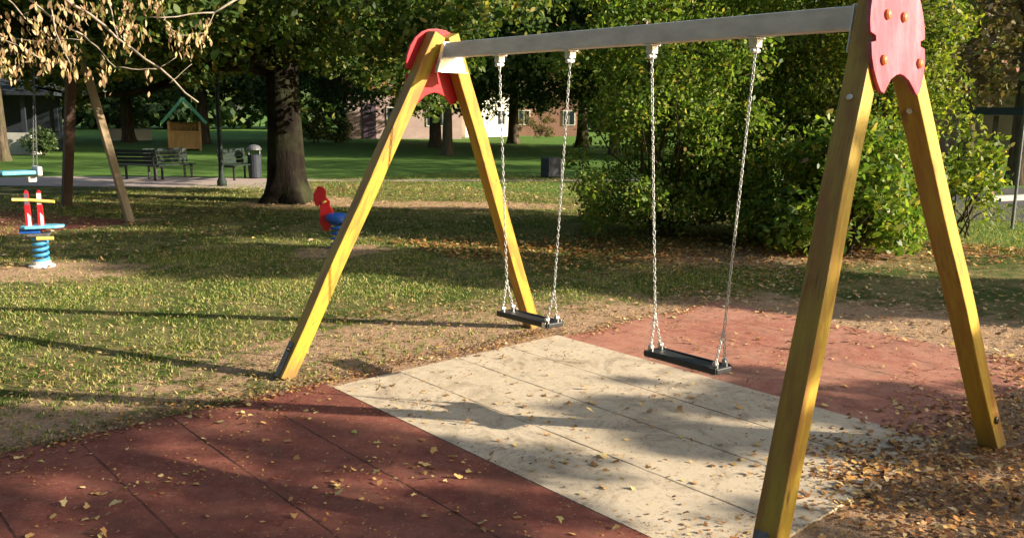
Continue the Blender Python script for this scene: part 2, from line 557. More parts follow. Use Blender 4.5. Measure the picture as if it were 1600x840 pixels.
def slab(name, x0, x1, y0, y1, z, mat, jag=.0):
    mb = MB()
    mb.box(((x0+x1)/2, (y0+y1)/2, z/2-.02), (x1-x0, y1-y0, z+.04))
    o = mb.build(name, mat)
    o['kind'] = 'structure'
    return o
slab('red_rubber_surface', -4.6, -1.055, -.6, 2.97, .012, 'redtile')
slab('beige_rubber_surface', -1.05, .965, -.12, 2.84, .014, 'beigetile')
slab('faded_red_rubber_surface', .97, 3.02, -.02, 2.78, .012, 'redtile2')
sheet('path', [(-14, 36), (.2, 23.6), (2.6, 22.9), (4.6, 21.2), (6.9, 18.6), (12.6, 14.35), (30, 3.2), (29.8, 2.7), (12.2, 13.95), (6.6, 17.9),
               (5.3, 16.1), (2.9, 18.5), (.4, 20.9), (-15, 33)], .008, 'gravel')
sheet('road', [(11.4, 4.7), (17.2, 6.6), (60, -6), (60, -14), (24, -2), (12.4, 2.9)], .010, 'asphalt')
kb = MB()
kb.box((23.6, 2.4, .06), (17.5, .14, .12), (Vector((.955, -.296, 0)), Vector((.296, .955, 0)), Vector((0, 0, 1))))
kb.build('road_kerb', 'kerb')['kind'] = 'structure'

# ------------------------------------------------------------------ the swing frame
SH = .0
def leg_part(foot, top, w, mat, parent, name='leg'):
    foot, top = Vector(foot), Vector(top)
    z = (top-foot).normalized()
    y = (Vector((0, 1, 0)) - z*z.y).normalized()
    x = y.cross(z)
    L = (top-foot).length
    mb = MB()
    nseg = 14
    vs, fs = [], []
    for i in range(nseg+1):
        zz = L*i/nseg
        bx, by = .0025*math.sin(i*1.3+foot.x), .0025*math.cos(i*.9+foot.y)
        for sx, sy in ((-1, -1), (1, -1), (1, 1), (-1, 1)):
            vs.append((sx*w/2+bx, sy*w/2+by, zz))
    for i in range(nseg):
        for k in range(4):
            fs.append((i*4+k, i*4+(k+1) % 4, (i+1)*4+(k+1) % 4, (i+1)*4+k))
    fs += [(3, 2, 1, 0), tuple(nseg*4+k for k in range(4))]
    mb.add(vs, fs)
    mt = Matrix(((x.x, y.x, z.x, foot.x), (x.y, y.y, z.y, foot.y), (x.z, y.z, z.z, foot.z), (0, 0, 0, 1)))
    ob = mb.build(name, mat, parent, matrix=mt, bevel=.006)
    return ob

sf = thing('swing_stand', 'yellow wooden A-frame swing stand with grey steel crossbeam and red end boards', 'swing stand', (0, 1.5, 0))
SO = Vector((0, 1.5, 0))
feet = [(-1.18, 3.235), (1.02, 3.2), (-1.10, -.30), (1.125, -.30)]
apexz = 2.33
k = 0
WL = .098
for fx, fy in feet:
    yb = 3.03 if fy > 1 else -.03
    ft = Vector((fx, fy, 0))
    ap = Vector((0, yb, apexz))
    top = ft + (ap-ft)*((2.255)/apexz)
    top.x += (.05 if fx > 0 else -.05)*.35
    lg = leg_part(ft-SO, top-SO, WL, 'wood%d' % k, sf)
    # steel shoe on the foot
    fb = MB()
    sx = -1 if fx < 0 else 1
    fb.box((sx*(WL/2+.0045), .012, .12), (.006, .055, .24))
    fb.box((0, WL/2+.0045, .10), (.07, .006, .18))
    fbo = fb.build('foot_bracket', 'darksteel', lg, bevel=.001)
    bb = MB()
    bb.lathe([(.017, 0), (.017, .006), (.011, .010), (.011, .014)], (sx*(WL/2+.008), 0, .19), 10, 'X')
    if sx < 0:
        bb.v = [(2*sx*(WL/2+.008)-x_, y_, z_) for x_, y_, z_ in bb.v]
    bb.build('bolt', 'blackplastic', lg)
    if fy < 0:
        b2 = MB()
        b2.v = []
        b2.lathe([(.020, 0), (.020, -.007), (.012, -.011)], (0, -WL/2, .14 if fx < 0 else .20), 10, 'Y')
        b2.build('bolt', 'blackplastic', lg)
        b3 = MB()
        b3.lathe([(.013, 0), (.013, -.003), (.008, -.006)], (-WL/2-.002, .0, 1.98), 10, 'X')
        b3.build('bolt', 'galv', lg)
    k += 1
bm_ = MB()
bm_.box((0, 0, 2.15), (.09, 3.07, .10))
beam = bm_.build('crossbeam', 'galv', sf, bevel=.006)
# brackets between beam and legs, on the inner side of each A
for s_, yy in ((1, 1.5), (-1, -1.5)):
    br = MB()
    yo = yy - s_*.045
    bw = .135 if s_ > 0 else .10
    poly = [(-bw, 2.0), (bw, 2.0), (.065, 2.205), (-.065, 2.205)]
    br.prism(poly, (0, yo, 0), (1, 0, 0), (0, 0, 1), (0, -s_, 0), .006)
    if s_ > 0:
        br.box((-.01, yo - s_*.026, 2.001), (.25, .045, .006))
        for sg in (-1,):
            a_ = Vector((sg*.137, yo, 2.006))
            b_ = Vector((sg*.075, yo, 2.185))
            d_ = (b_-a_).normalized()
            br.box((a_+b_)/2 + Vector((0, -s_*.020, 0)), (.20, .034, .005), (d_, Vector((0, 1, 0)), d_.cross(Vector((0, 1, 0)))))
    br.build('beam_bracket', 'steel', sf, bevel=.001)
# end boards
half = [(0, 1.905), (.035, 1.90), (.085, 1.880), (.125, 1.845), (.150, 1.822), (.178, 1.830), (.205, 1.865), (.232, 1.915), (.245, 1.965), (.247, 2.022),
        (.205, 2.030), (.205, 2.050), (.250, 2.062), (.252, 2.10), (.243, 2.15), (.222, 2.21), (.185, 2.265), (.135, 2.305), (.075, 2.328), (0, 2.335)]
outline = [(x-.01, z) for x, z in half] + [(-x-.01, z) for x, z in half[1:-1]][::-1]
for s_, yy, slope in ((-1, -1.5, .116), (1, 1.5, .088)):
    eb = MB()
    ya = yy + s_*(.03+WL/2+.004)                  # the board leans with the legs
    zo = -.035 if s_ > 0 else 0
    tl = math.sqrt(1+slope*slope)
    Ab = Vector((0, -s_*slope, 1))/tl             # up along the board
    Nb = Vector((0, s_, slope*1.0)).normalized()
    o_ = Vector((0, ya + s_*slope*(2.33-2.10), 2.10))
    eb.prism([(x, (z-2.10)*tl+zo) for x, z in outline], (0, 0, 0), (1, 0, 0), Ab, Nb, .018)
    bo = eb.build('end_board', 'board' if s_ < 0 else 'redpaint', sf, bevel=.003, matrix=Matrix.Translation(o_))
    for bx, bz in ((-.118, 2.14), (.03, 2.14), (-.165, 1.955), (.168, 1.955)):
        cb = MB()
        cb.lathe([(.022, 0), (.021, s_*.010), (.014, s_*.016), (.003, s_*.018)], Vector((bx, 0, 0)) + Ab*(bz-2.1) + Nb*.017, 12, 'Y')
        cb.build('bolt_cap', M['boltcap'] if s_ < 0 else M['redpaint'], bo, smooth=False)

# hangers and swings
def oval_link(mb, c, ax, side, L=.032, Wl=.019, r=.0030):
    """one chain link: closed oval tube, long axis ax, width along side"""
    pts = []
    n = 12
    h = L/2 - Wl/2
    for i in range(n):
        t = 2*PI*i/n
        x, y = math.cos(t)*(Wl/2-r), math.sin(t)*(Wl/2-r)
        y += h if y > 0 else -h
        pts.append(c + side*x + ax*y)
    o = len(mb.v)
    nrm = ax.cross(side).normalized()
    m_ = 5
    for i, p in enumerate(pts):
        t = (pts[(i+1) % n]-pts[i-1]).normalized()
        b = t.cross(nrm)
        for k_ in range(m_):
            g_ = 2*PI*k_/m_
            mb.v.append(tuple(p + (nrm*math.cos(g_) + b*math.sin(g_))*r))
    for i in range(n):
        for k_ in range(m_):
            mb.f.append((o+i*m_+k_, o+i*m_+(k_+1) % m_, o+((i+1) % n)*m_+(k_+1) % m_, o+((i+1) % n)*m_+k_))

def chain(p0, p1, parent, org, name='chain', L=.032):
    p0, p1 = Vector(p0), Vector(p1)
    ax = (p0-p1).normalized()
    a = ax.orthogonal().normalized()
    b = ax.cross(a)
    mb = MB()
    n = max(1, int(round((p0-p1).length/(L*.80))))
    for i in range(n):
        c = p1 + (p0-p1)*((i+.5)/n)
        ang = .4 + (PI/2)*(i % 2) + random.uniform(-.25, .25)
        side = a*math.cos(ang) + b*math.sin(ang)
        oval_link(mb, c, ax, side, L)
    return mb.build(name, 'chain', parent, origin=org, smooth=True)

tops = [(2.4415, 1.8089), (1.1967, .5635)]
bots = [(2.345, 1.925, 0.0, .43, .03), (1.095, .668, 0.0, .43, .0)]
for (t1, t2), (b1, b2, sx, sz, yaw_) in zip(tops, bots):
    for t in (t1, t2):
        hb = MB()
        hb.box((0, t-1.5, 2.094), (.085, .052, .010))
        hb.box((0, t-1.5, 2.070), (.050, .042, .040))
        hb.box((0, t-1.5, 2.040), (.020, .030, .032))
        hb.lathe([(.012, -.03), (.012, .03)], (0, t-1.5, 2.035), 10, 'X')
        hb.build('hanger', 'steel', sf, bevel=.003)
    far = t1 > 2
    sw = thing('hanging_swing', ('black rubber swing seat on chains nearest the far yellow legs' if far else
               'black rubber swing seat on chains hanging over the edge of the red tiles'), 'swing', (sx, (b1+b2)/2, sz), 0, 'swings hanging from the steel beam')
    org = Vector((sx, (b1+b2)/2, sz))
    hl = (b1-b2)/2
    st = MB()
    n = 10
    prof = []
    for i in range(n+1):
        u = -1+2*i/n
        prof.append((u*(hl+.030), .006*u*u - .006))
    up_, dn_ = [(y_, z_+.014) for y_, z_ in prof], [(y_, z_-.016) for y_, z_ in prof[::-1]]
    st.prism(up_+dn_, (-.065, 0, 0), (0, 1, 0), (0, 0, 1), (1, 0, 0), .13)
    st.box((-.069, 0, 0), (.012, 2*hl+.05, .036))
    st.box((.069, 0, 0), (.012, 2*hl+.05, .036))
    so_ = st.build('seat', 'rubber', sw, bevel=.008)
    so_.rotation_euler = (0, .05, yaw_)
    for tt, bb_ in ((t1, b1), (t2, b2)):
        top = Vector((0, tt, 2.025))
        botc = Vector((sx, bb_, sz+.23))
        d_ = Vector((sx, bb_, sz)) - top
        spl = top + d_*(1 - .22/abs(d_.z))
        chain(top, spl, sw, Vector((0, 0, 0)), 'chain').location = -org
        for e_ in (-.042, .042):
            chain(spl, Vector((sx+e_, bb_, sz+.035)), sw, Vector((0, 0, 0)), 'seat_chain', .028).location = -org
            cl = MB()
            cl.box((e_, bb_-org.y, .022), (.010, .030, .050))
            cl.box((e_+(.028 if e_ > 0 else -.028), bb_-org.y, .000), (.006, .030, .040))
            cl.lathe([(.013, -.012), (.013, .012)], (e_, bb_-org.y, .036), 10, 'X')
            cl.build('seat_clamp', 'steel', sw, bevel=.001)

# ------------------------------------------------------------------ trees
def grow_crown(center, rx, ry, rz, npuff, shell=.55, reject=None, zmin=-1, prad=.75):
    out = []
    tries = 0
    while len(out) < npuff and tries < npuff*30:
        tries += 1
        d = rng.normal(size=3)
        d /= np.linalg.norm(d)
        r = shell + (1-shell)*rng.random()**.6
        r *= 1 + .12*math.sin(d[0]*5+d[1]*3+center[0])*math.cos(d[2]*4)
        p = np.array([center[0]+d[0]*rx*r, center[1]+d[1]*ry*r, center[2]+d[2]*rz*r])
        if p[2] < zmin:
            continue
        if reject and reject(p):
            continue
        out.append(np.append(p, prad*rng.uniform(.6, 1.35)))
    return np.array(out)

def limb(mb, a, b, r0, r1, sag=.0, wob=.08, n=6, sides=7):
    a, b = Vector(a), Vector(b)
    L = (b-a).length
    pts, rs = [], []
    ph = random.uniform(0, 6)
    for i in range(n+1):
        u = i/n
        p = a.lerp(b, u)
        p += Vector((math.sin(u*5+ph), math.cos(u*4+ph*1.7), math.sin(u*6+ph))) * (wob*L*.25*math.sin(PI*u))
        p.z += sag*L*math.sin(PI*u)
        pts.append(p)
        rs.append(r0+(r1-r0)*u)
    mb.tube(pts, rs, sides)
    return pts

def tree(name, label, base, H, tr, puffs, nleaf, lsize, lmat, bark='barkA', group=None, flare=1.5, lean=(0, 0), nlimb=14, twigs=True,
         quad=False, aspect=.62, limb_from=.28, cat='tree', trunkn='trunk', stems=1, puff_flat=.75, kind2=None, parts=('trunk', 'crown')):
    base = Vector(base)
    t = thing(name, label, cat, base, 0, group)
    mb = MB()
    axis = []
    n = 12
    for i in range(n+1):
        u = i/n
        axis.append(Vector((lean[0]*u + .10*math.sin(u*4+base.x)*u, lean[1]*u + .10*math.cos(u*3+base.y)*u, -.1+(H*.86+.1)*u)))
    rs = [tr*(1-.82*(i/n)**1.1) for i in range(n+1)]
    if stems == 1:
        # trunk with a root flare
        sides = 20 if tr > .2 else 10
        o = len(mb.v)
        fine = []
        for i in range(7):
            u = i/6
            fine.append((axis[0].lerp(axis[1], u), rs[0]*(1+(flare-1)*(1-u)**2.5)))
        fine += [(axis[i], rs[i]) for i in range(2, n+1)]
        for j, (p, r) in enumerate(fine):
            hgt = p.z
            for k_ in range(sides):
                g_ = 2*PI*k_/sides
                lob = 1 + (.16*math.sin(g_*5+base.x)+.08*math.sin(g_*3))*math.exp(-max(0, hgt)/.45)*(flare-1)*1.6 + .025*math.sin(g_*7+hgt*3)
                mb.v.append((p.x+r*lob*math.cos(g_), p.y+r*lob*math.sin(g_), p.z))
        for j in range(len(fine)-1):
            for k_ in range(sides):
                k2 = (k_+1) % sides
                mb.f.append((o+j*sides+k_, o+j*sides+k2, o+(j+1)*sides+k2, o+(j+1)*sides+k_))
    else:
        for s_ in range(stems):
            a_ = 2*PI*s_/stems + random.random()
            sp = puffs[rng.integers(len(puffs))][:3] - np.array(base)
            limb(mb, (math.cos(a_)*.18, math.sin(a_)*.18, -.05), (sp[0]*.8, sp[1]*.8, max(.8, sp[2])), tr, tr*.25, 0, .25, 8, 6)
    order = rng.permutation(len(puffs))
    for j, idx in enumerate(order):
        p = Vector(puffs[idx][:3]) - base
        if j < nlimb:
            u = random.uniform(limb_from, .85)
            # leave the trunk below the puff where possible
            u = min(u, max(limb_from, (p.z-.2)/(H*.86)))
            i0 = min(n-1, int(u*n))
            a = axis[i0].lerp(axis[i0+1], u*n-i0)
            rr = rs[i0]*.55
            if stems == 1:
                limb(mb, a, p, rr, .015+tr*.03, .06, .3, 8, 7)
        elif twigs and j < nlimb*5:
            near = min(order[:nlimb], key=lambda q_: np.linalg.norm(puffs[q_][:3]-puffs[idx][:3]))
            c_ = Vector(puffs[near][:3]) - base
            if stems > 1:
                c_ = Vector((p.x*.3, p.y*.3, max(.2, p.z*.35)))
            limb(mb, c_, p, .012+tr*.05, .006, 0, .3, 5, 5)
    mb.build(parts[0], bark, t, smooth=True)
    # leaves
    w = puffs[:, 3]**2
    cnt = rng.choice(len(puffs), size=nleaf, p=w/w.sum())
    g_ = unit(rng.normal(size=(nleaf, 3)))*(rng.random((nleaf, 1))**.45)
    P = puffs[cnt, :3] + g_*puffs[cnt, 3:4]*np.array([1, 1, puff_flat]) - np.array(base)
    P = P[P[:, 2] > .06]
    if quad:
        V = quads(P, lsize, aspect)
        fast_mesh(parts[1], V, 4, lmat, t)
    else:
        V = leaves(P, lsize, aspect)
        fast_mesh(parts[1], V, 6, lmat, t)
    return t

CAMV = Vector((CX, CY, CH))
def pix(p):
    d = Vector(p) - CAMV
    z = d.dot(fw)
    if z < .5:
        return (-9999, -9999)
    return (800+F*d.dot(RR)/z, 420-F*d.dot(UU)/z)

# the big tree: its low skirt leaves the trunk free to about three metres
TB = Vector((4.15, 13.57, 0))
def rej_big(p):
    dx, dy = p[0]-TB.x, p[1]-TB.y
    r = math.hypot(dx, dy)
    side = dx*rt.x + dy*rt.y                   # across the view
    depth = dx*fw.x + dy*fw.y
    if depth < .5 and abs(side) < .7 and p[2] < 2.95:
        return True
    if -3.5 < side < -1.0 and p[2] < 2.55:
        return True
    if p[2] < 2.1+.15*math.sin(side*3) - (.35 if r > 2.0 else -.5):
        return True
    return False
puffs = np.vstack([grow_crown((TB.x-.5, TB.y, 5.6), 6.0, 5.2, 3.8, 330, .5, rej_big, 1.9, .62),
                   grow_crown((TB.x-1.2, TB.y+1.0, 3.1), 5.6, 4.4, 1.5, 170, .2, rej_big, 1.7, .5)])
tree('broadleaf_tree', 'large old broadleaf tree with thick dark trunk standing left of the yellow swing legs', TB, 10.5, .365, puffs, 150000, .105, 'leafBig',
     flare=1.75, nlimb=22)

# shrubs behind the swings
def bush(label, c, rx, ry, H, nl, mat, npuff, size=.058, tr=.03, stems=14, zc=.5, name='shrub', group=None, prad=.36):
    c = Vector(c)
    def rj(p):
        # ragged skirt near the ground
        r = math.hypot((p[0]-c.x)/rx, (p[1]-c.y)/ry)
        return p[2] < .22 or (p[2] < .45 and r > 1.02)
    pf = grow_crown((c.x, c.y, H*zc), rx, ry, H*(1-zc)*1.05, npuff, .45, rj, .2, prad)
    # a leafy skirt down to the ground
    sk = []
    for i in range(int(npuff*.22)):
        a_, r_ = random.uniform(0, 2*PI), random.uniform(.45, .98)
        sk.append((c.x+math.cos(a_)*rx*r_, c.y+math.sin(a_)*ry*r_, random.uniform(.2, .9), prad*random.uniform(.5, .95)))
    pf = np.vstack([pf, np.array(sk)])
    return tree(name, label, c, H, tr, pf, nl, size, mat, 'barkB', group, nlimb=10, stems=stems, cat='shrub', aspect=.5, puff_flat=1.0, parts=('stems', 'foliage'))
bush('tall dark green leafy shrub behind the steel beam and chains', at(1035, 12.6), 1.75, 1.75, 4.9, 68000, 'leafShrub', 150)
bush('dense mid green shrub right behind the near swing chains', at(1195, 13.4), 1.7, 1.6, 5.0, 52000, 'leafShrub', 120)
bush('sunlit yellow green shrub behind the red and yellow near swing end', at(1330, 12.6), .85, 1.1, 4.9, 44000, 'leafShrubY', 95)
bush('low sparse yellow leaved shrub on the right beside the road', at(1490, 14.2), .6, .6, 1.6, 1500, 'leafShrubY', 16, .09, .015, 7, prad=.26)
bush('low green undergrowth bush at foot of the sunlit shrub', at(1310, 11.6), .95, .8, 1.45, 11000, 'leafShrub', 46, .085, .02, 8)

# ------------------------------------------------------------------ trees out of frame on the sunny side, whose shade falls across the tiles and lawn
vq = Vector((.82, .57, 0)).normalized()
uq = -SU
def qs(q_, s_):
    return vq*q_ + uq*s_
b = qs(-1.75, -9.5)
pf = grow_crown((b.x, b.y, 4.25), 2.15, 2.15, 2.0, 150, .1, None, 1.9, .20)
tree('broadleaf_tree', 'thin crowned park tree out of frame that shades the red tiles', b, 6.6, .12, pf, 13500, .085, 'leafBig', nlimb=34, group='park trees out of frame')
b = qs(.85, -10.5)
pf = grow_crown((b.x, b.y, 3.55), 1.1, 1.1, .85, 82, .1, None, 2.8, .15)
tree('broadleaf_tree', 'slender park tree out of frame that dapples the beige tiles', b, 4.6, .045, pf, 7600, .085, 'leafBig', nlimb=20, limb_from=.45, group='park trees out of frame')
b = qs(5.2, -13)
pf = grow_crown((b.x, b.y, 5.4), 1.25, 1.25, 4.2, 90, .2, None, 1.2, .5)
tree('broadleaf_tree', 'narrow park tree out of frame that shades the lawn', b, 9.8, .15, pf, 14000, .20, 'leafBig', nlimb=14, group='park trees out of frame')

# ------------------------------------------------------------------ background trees
def far_proto(kind, label, mat, H, R_, nl, size, zbot, loc, bark='barkB', name='broadleaf_tree', tr=.3):
    loc = Vector(loc)
    def rj(p):
        return p[2] < zbot + .3*math.sin(p[0]*1.3) + .2*math.sin(p[1]*2)
    pf = grow_crown((loc.x, loc.y, H*.55), R_, R_, H*.5, 170, .35, rj, zbot, 1.15)
    return tree(name, label, loc, H, tr, pf, nl, size, mat, bark, 'trees at the back of the park', nlimb=14, quad=True, twigs=False, aspect=.7)
def put(src, loc, rz, sc, label):
    c = copy_tree(src)
    c.location = loc
    c.rotation_euler = (0, 0, rz)
    c.scale = (sc, sc, sc)
    c['label'] = label
    return c
D1 = far_proto('dense', 'dense dark tree directly behind the green roofed playhouse', 'leafFar', 13, 5.2, 36000, .20, 1.9, at(330, 49))
D2 = far_proto('dense', 'dark tree whose trunk shows between the far yellow legs', 'leafFar', 12, 5.4, 36000, .20, 2.0, at(682, 44))
dark = [(90, 47, 'tall dark tree rising over the right end of the grey pavilion', 1.15), (-30, 56, 'dark tree behind the grey pavilion at left edge', 1.2),
        (215, 52, 'dark tree between the brown posts and the playhouse', 1.05), (455, 50, 'dark tree at the back behind the big trunk', 1.1),
        (560, 62, 'dark tree in front of the pink house', 1.1), (800, 50, 'dark shaded tree behind the far swing seat chains', 1.05),
        (905, 46, 'dark tree at left edge of the tall shrub', 1.0), (1010, 40, 'dark tree hidden mostly behind the tall dark shrub', .85),
        (745, 66, 'dark tree above the bright white house', 1.25)]
for i, (px, d_, lab, sc) in enumerate(dark):
    put((D1, D2)[i % 2], at(px, d_), i*1.7, sc, lab)
A1 = far_proto('brown', 'brown leaved autumn tree with forked dark trunk at right edge', 'leafBrown', 11, 4.2, 9000, .22, 2.4, at(1572, 26), name='autumn_tree', tr=.24)
put(A1, at(1490, 36), 2.1, 1.05, 'brown autumn tree rising behind the yellow green shrub')
put(A1, at(1640, 40), 4.0, 1.2, 'brown autumn tree half cut by the right edge behind the road')
put(A1, at(1270, 44), .6, 1.2, 'autumn tree showing brown above the near end of the beam')
L1 = far_proto('light', 'light green tree at top left behind the dry seed clusters', 'leafFarLight', 12, 4.0, 11000, .24, 3.5, at(20, 34), tr=.22)
put(L1, at(1120, 34), 1.0, 1.0, 'light green tree showing above the middle of the steel beam')
put(L1, at(955, 38), 2.4, 1.05, 'light green tree showing above the beam left of the shrubs')
put(L1, at(700, 36), 4.4, .95, 'light green tree rising above the far red end board')

# unseen trees added behind and left of the camera to cut the sky light
for i, (x_, y_) in enumerate([(-15, -9), (-17, 0), (-18, 9), (-19, 19), (-10, -16), (-19, 29)]):
    put((D1, D2)[i % 2], (x_, y_, 0), i*1.1, 1.0, 'dark unseen tree added behind the camera to block sky light')
# distant wood closing the park
n = 26000
a = rng.uniform(rad(-5), rad(92), n)
r_ = rng.uniform(84, 96, n)
hh = 7.5 + 2.0*np.sin(a*13) + 1.5*np.sin(a*29+1) + 1.0*np.sin(a*61)
z = rng.random(n)**.9*hh
P = np.stack([CX+r_*np.sin(a), CY+r_*np.cos(a), z+.3], 1)
wd = fast_mesh('woodland', quads(P, .95, .8), 4, 'leafFar')
wd['kind'] = 'stuff'

# ------------------------------------------------------------------ bright little shrubs and hedge under the far crowns
def small_shrub(label, px, d_, rx, H, nl, mat, size=.12):
    c = at(px, d_)
    pf = grow_crown((c.x, c.y, H*.5), rx, rx*.8, H*.5, 22, .2, None, .1, .35)
    return tree('shrub', label, c, H, .03, pf, nl, size, mat, 'barkB', None, nlimb=5, stems=5, cat='shrub', quad=True, parts=('stems', 'foliage'))
small_shrub('sunlit pale yellow shrub just right of the big trunk', 500, 50, 1.1, 1.9, 2200, 'leafPink')
small_shrub('low green shrub beside the pink house', 535, 50, .9, 1.6, 1800, 'leafPink')
small_shrub('small rounded bush at the right end of the grey pavilion', 80, 37.5, .45, 1.2, 1500, 'leafFar')
small_shrub('light green bush above the far white wall', 205, 56, 1.3, 2.6, 2400, 'leafFarLight')
small_shrub('brownish bush in front of the brick wall', 835, 62, 1.6, 1.9, 2200, 'leafBrown')

# ------------------------------------------------------------------ buildings
def frame_axes(px):
    d = fw + RR*((px-800)/F)
    d.z = 0
    d.normalize()
    return Vector((d.y, -d.x, 0)), d

def facade(name, label, px0, px1, d_, H, wall, cat='house', roof='rooftile', wins=(), depth=7, turn=0.0):
    p0, p1 = at(px0, d_), at(px1, d_+turn)
    mid = (p0+p1)/2
    X_ = (p1-p0)
    L = X_.length
    X_.normalize()
    D_ = Vector((-X_.y, X_.x, 0))
    rz = math.atan2(X_.y, X_.x)
    t = thing(name, label, cat, mid, rz)
    mb = MB()
    mb.box((0, depth/2, H/2), (L, depth, H))
    w = mb.build('wall', wall, t)
    if roof:
        rb = MB()
        rb.prism([(-.4, 0), (depth+.4, 0), (depth/2, depth*.28)], (-L/2-.3, 0, H+.002), (0, 1, 0), (0, 0, 1), (1, 0, 0), L+.6)
        rb.build('roof', roof, t)
    for (u, z0, ww, hh_, door) in wins:
        m1 = MB()
        m1.box((u, -.02, z0+hh_/2), (ww+.16, .06, hh_+.16))
        f_ = m1.build('door' if door else 'window', 'whitewall' if not door else 'lilac', t)
        if not door:
            m2 = MB()
            m2.box((u-ww/4-.02, -.055, z0+hh_/2), (ww/2-.05, .02, hh_))
            m2.box((u+ww/4+.02, -.055, z0+hh_/2), (ww/2-.05, .02, hh_))
            m2.build('pane', 'glass', f_)
    return t
facade('house', 'pink rendered house seen low under the trees left of the far swing legs', 548, 722, 58, 3.2, 'pinkwall',
       wins=[(-2.3, 0.05, .7, 2.1, True), (-.6, .9, 1.0, 1.1, False), (2.0, .9, 1.0, 1.1, False)])
facade('house', 'bright white sunlit house wall seen between the far yellow legs', 728, 800, 62, 3.0, 'whitewall', wins=[(1.2, .9, .8, 1.0, False)], turn=4)
facade('house', 'reddish brick house low behind the far swing chains', 806, 905, 68, 3.0, 'brickwall', wins=[(-2, .9, .8, 1.0, False), (1.5, .9, .8, 1.0, False)])
facade('house', 'small house with white framed window at the right edge beyond the road', 1578, 1680, 44, 3.0, 'pinkwall', wins=[(-1.2, .75, 1.0, 1.2, False)], turn=3)
wl = MB()
wl.box((0, 0, .3), (2.7, .25, .6))
wl.box((0, 0, .63), (2.8, .32, .06))
w_ = wl.build('garden_wall', 'whitewall')
w_.location = at(213, 55)
w_.rotation_euler = (0, 0, -YAW+.42)
tag(w_, 'low white sunlit wall far back left of the playhouse', 'wall')

# pavilion at the left edge
p = at(0, 39)
kx = at(66, 38.3) - at(-220, 42)
rz = math.atan2(kx.y, kx.x)
pv = thing('pavilion', 'open grey park pavilion with dark roof and pale parapet at left edge', 'pavilion', at(66, 38.3), rz)
pv.scale = (1, .42, 1)
mb = MB()
mb.box((-4.5, .1, .42), (9, .2, .84))
mb.box((-.1, 1.3, .42), (.2, 2.2, .84))
mb.build('parapet', 'palewall', pv)
mb = MB()
for x_, y_ in ((-.2, .1), (-3, .1), (-6, .1), (-9, .1), (-.2, 6.2), (-3, 6.2), (-6, 6.2)):
    c_ = MB()
    c_.box((x_, y_, 1.62), (.16, .16, 1.55))
    c_.build('post', 'navy', pv)
mb = MB()
mb.box((-4.5, 6.3, 1.2), (9, .1, 2.35))
mb.build('back_wall', 'navy', pv)
mb = MB()
vs = [(-10, -.9, 2.35), (1.1, -.9, 2.25), (1.1, 7.3, 2.25), (-10, 7.3, 2.35), (-10, -.9, 2.50), (1.1, -.9, 2.40), (1.1, 7.3, 2.40), (-10, 7.3, 2.5), (-8, 3.2, 3.5), (-2, 3.2, 3.5)]
mb.add(vs, [(3, 2, 1, 0), (0, 1, 5, 4), (1, 2, 6, 5), (2, 3, 7, 6), (3, 0, 4, 7), (4, 5, 9, 8), (5, 6, 9), (6, 7, 8, 9), (7, 4, 8)])
mb.build('roof', 'navy', pv)

# playhouse
p = at(301, 40.5)
X_, D_ = frame_axes(301)
ph = thing('playhouse', 'small wooden playhouse with green edged gable roof on the far lawn', 'playhouse', p, math.atan2(X_.y, X_.x))
ph.scale = (.88, .9, 1.02)
for x_, y_ in ((-.72, 0), (.72, 0), (-.72, 1.4), (.72, 1.4)):
    c_ = MB()
    c_.box((x_, y_, .62), (.12, .12, 1.24))
    c_.build('post', 'hutwood', ph)
for nm_, y_, zc_, hh_ in (('front_panel', .0, .42, .68), ('back_wall', 1.4, .62, 1.15)):
    c_ = MB()
    for i in range(8):
        c_.box((-.58+i*.166, y_, zc_), (.155, .04, hh_))
    if nm_ == 'front_panel':
        c_.box((0, -.04, .80), (1.32, .05, .07))
    c_.build(nm_, 'hutwood', ph)
for s_ in (-1, 1):
    c_ = MB()
    for i in range(7):
        c_.box((s_*.755, .1+i*.19, .5), (.03, .17, .9))
    c_.build('side_wall', 'hutwood', ph)
rf = MB()
for s_ in (-1, 1):
    a_ = Vector((s_*1.02, 0, 1.16))
    b_ = Vector((0, 0, 2.16))
    d_ = (b_-a_).normalized()
    rf.box((a_+b_)/2 + Vector((0, .7, 0)), ((b_-a_).length, 1.9, .05), (d_, Vector((0, 1, 0)), d_.cross(Vector((0, 1, 0)))))
rf_ = rf.build('roof', 'darkgreen', ph)
for s_ in (-1, 1):
    e_ = MB()
    a_ = Vector((s_*1.04, -.28, 1.16))
    b_ = Vector((0, -.28, 2.20))
    d_ = (b_-a_).normalized()
    e_.box((a_+b_)/2, ((b_-a_).length, .05, .13), (d_, Vector((0, 1, 0)), d_.cross(Vector((0, 1, 0)))))
    e_.build('verge_board', 'hutgreen', rf_)

# lamp post
p = gp(347, 291)
lp = thing('street_lamp', 'dark slim park lamp post beside the path left of the big tree', 'lamp post', p)
MB().lathe([(.11, 0), (.11, .12), (.07, .2), (.055, .5), (.045, 3.2)], n=14).build('pole', 'darkgreen', lp, smooth=True)
hd = MB().lathe([(.05, 3.2), (.12, 3.24), (.17, 3.5), (.19, 3.52), (.05, 3.66), (.01, 3.72)], n=14).build('lamp_head', 'darkgreen', lp)

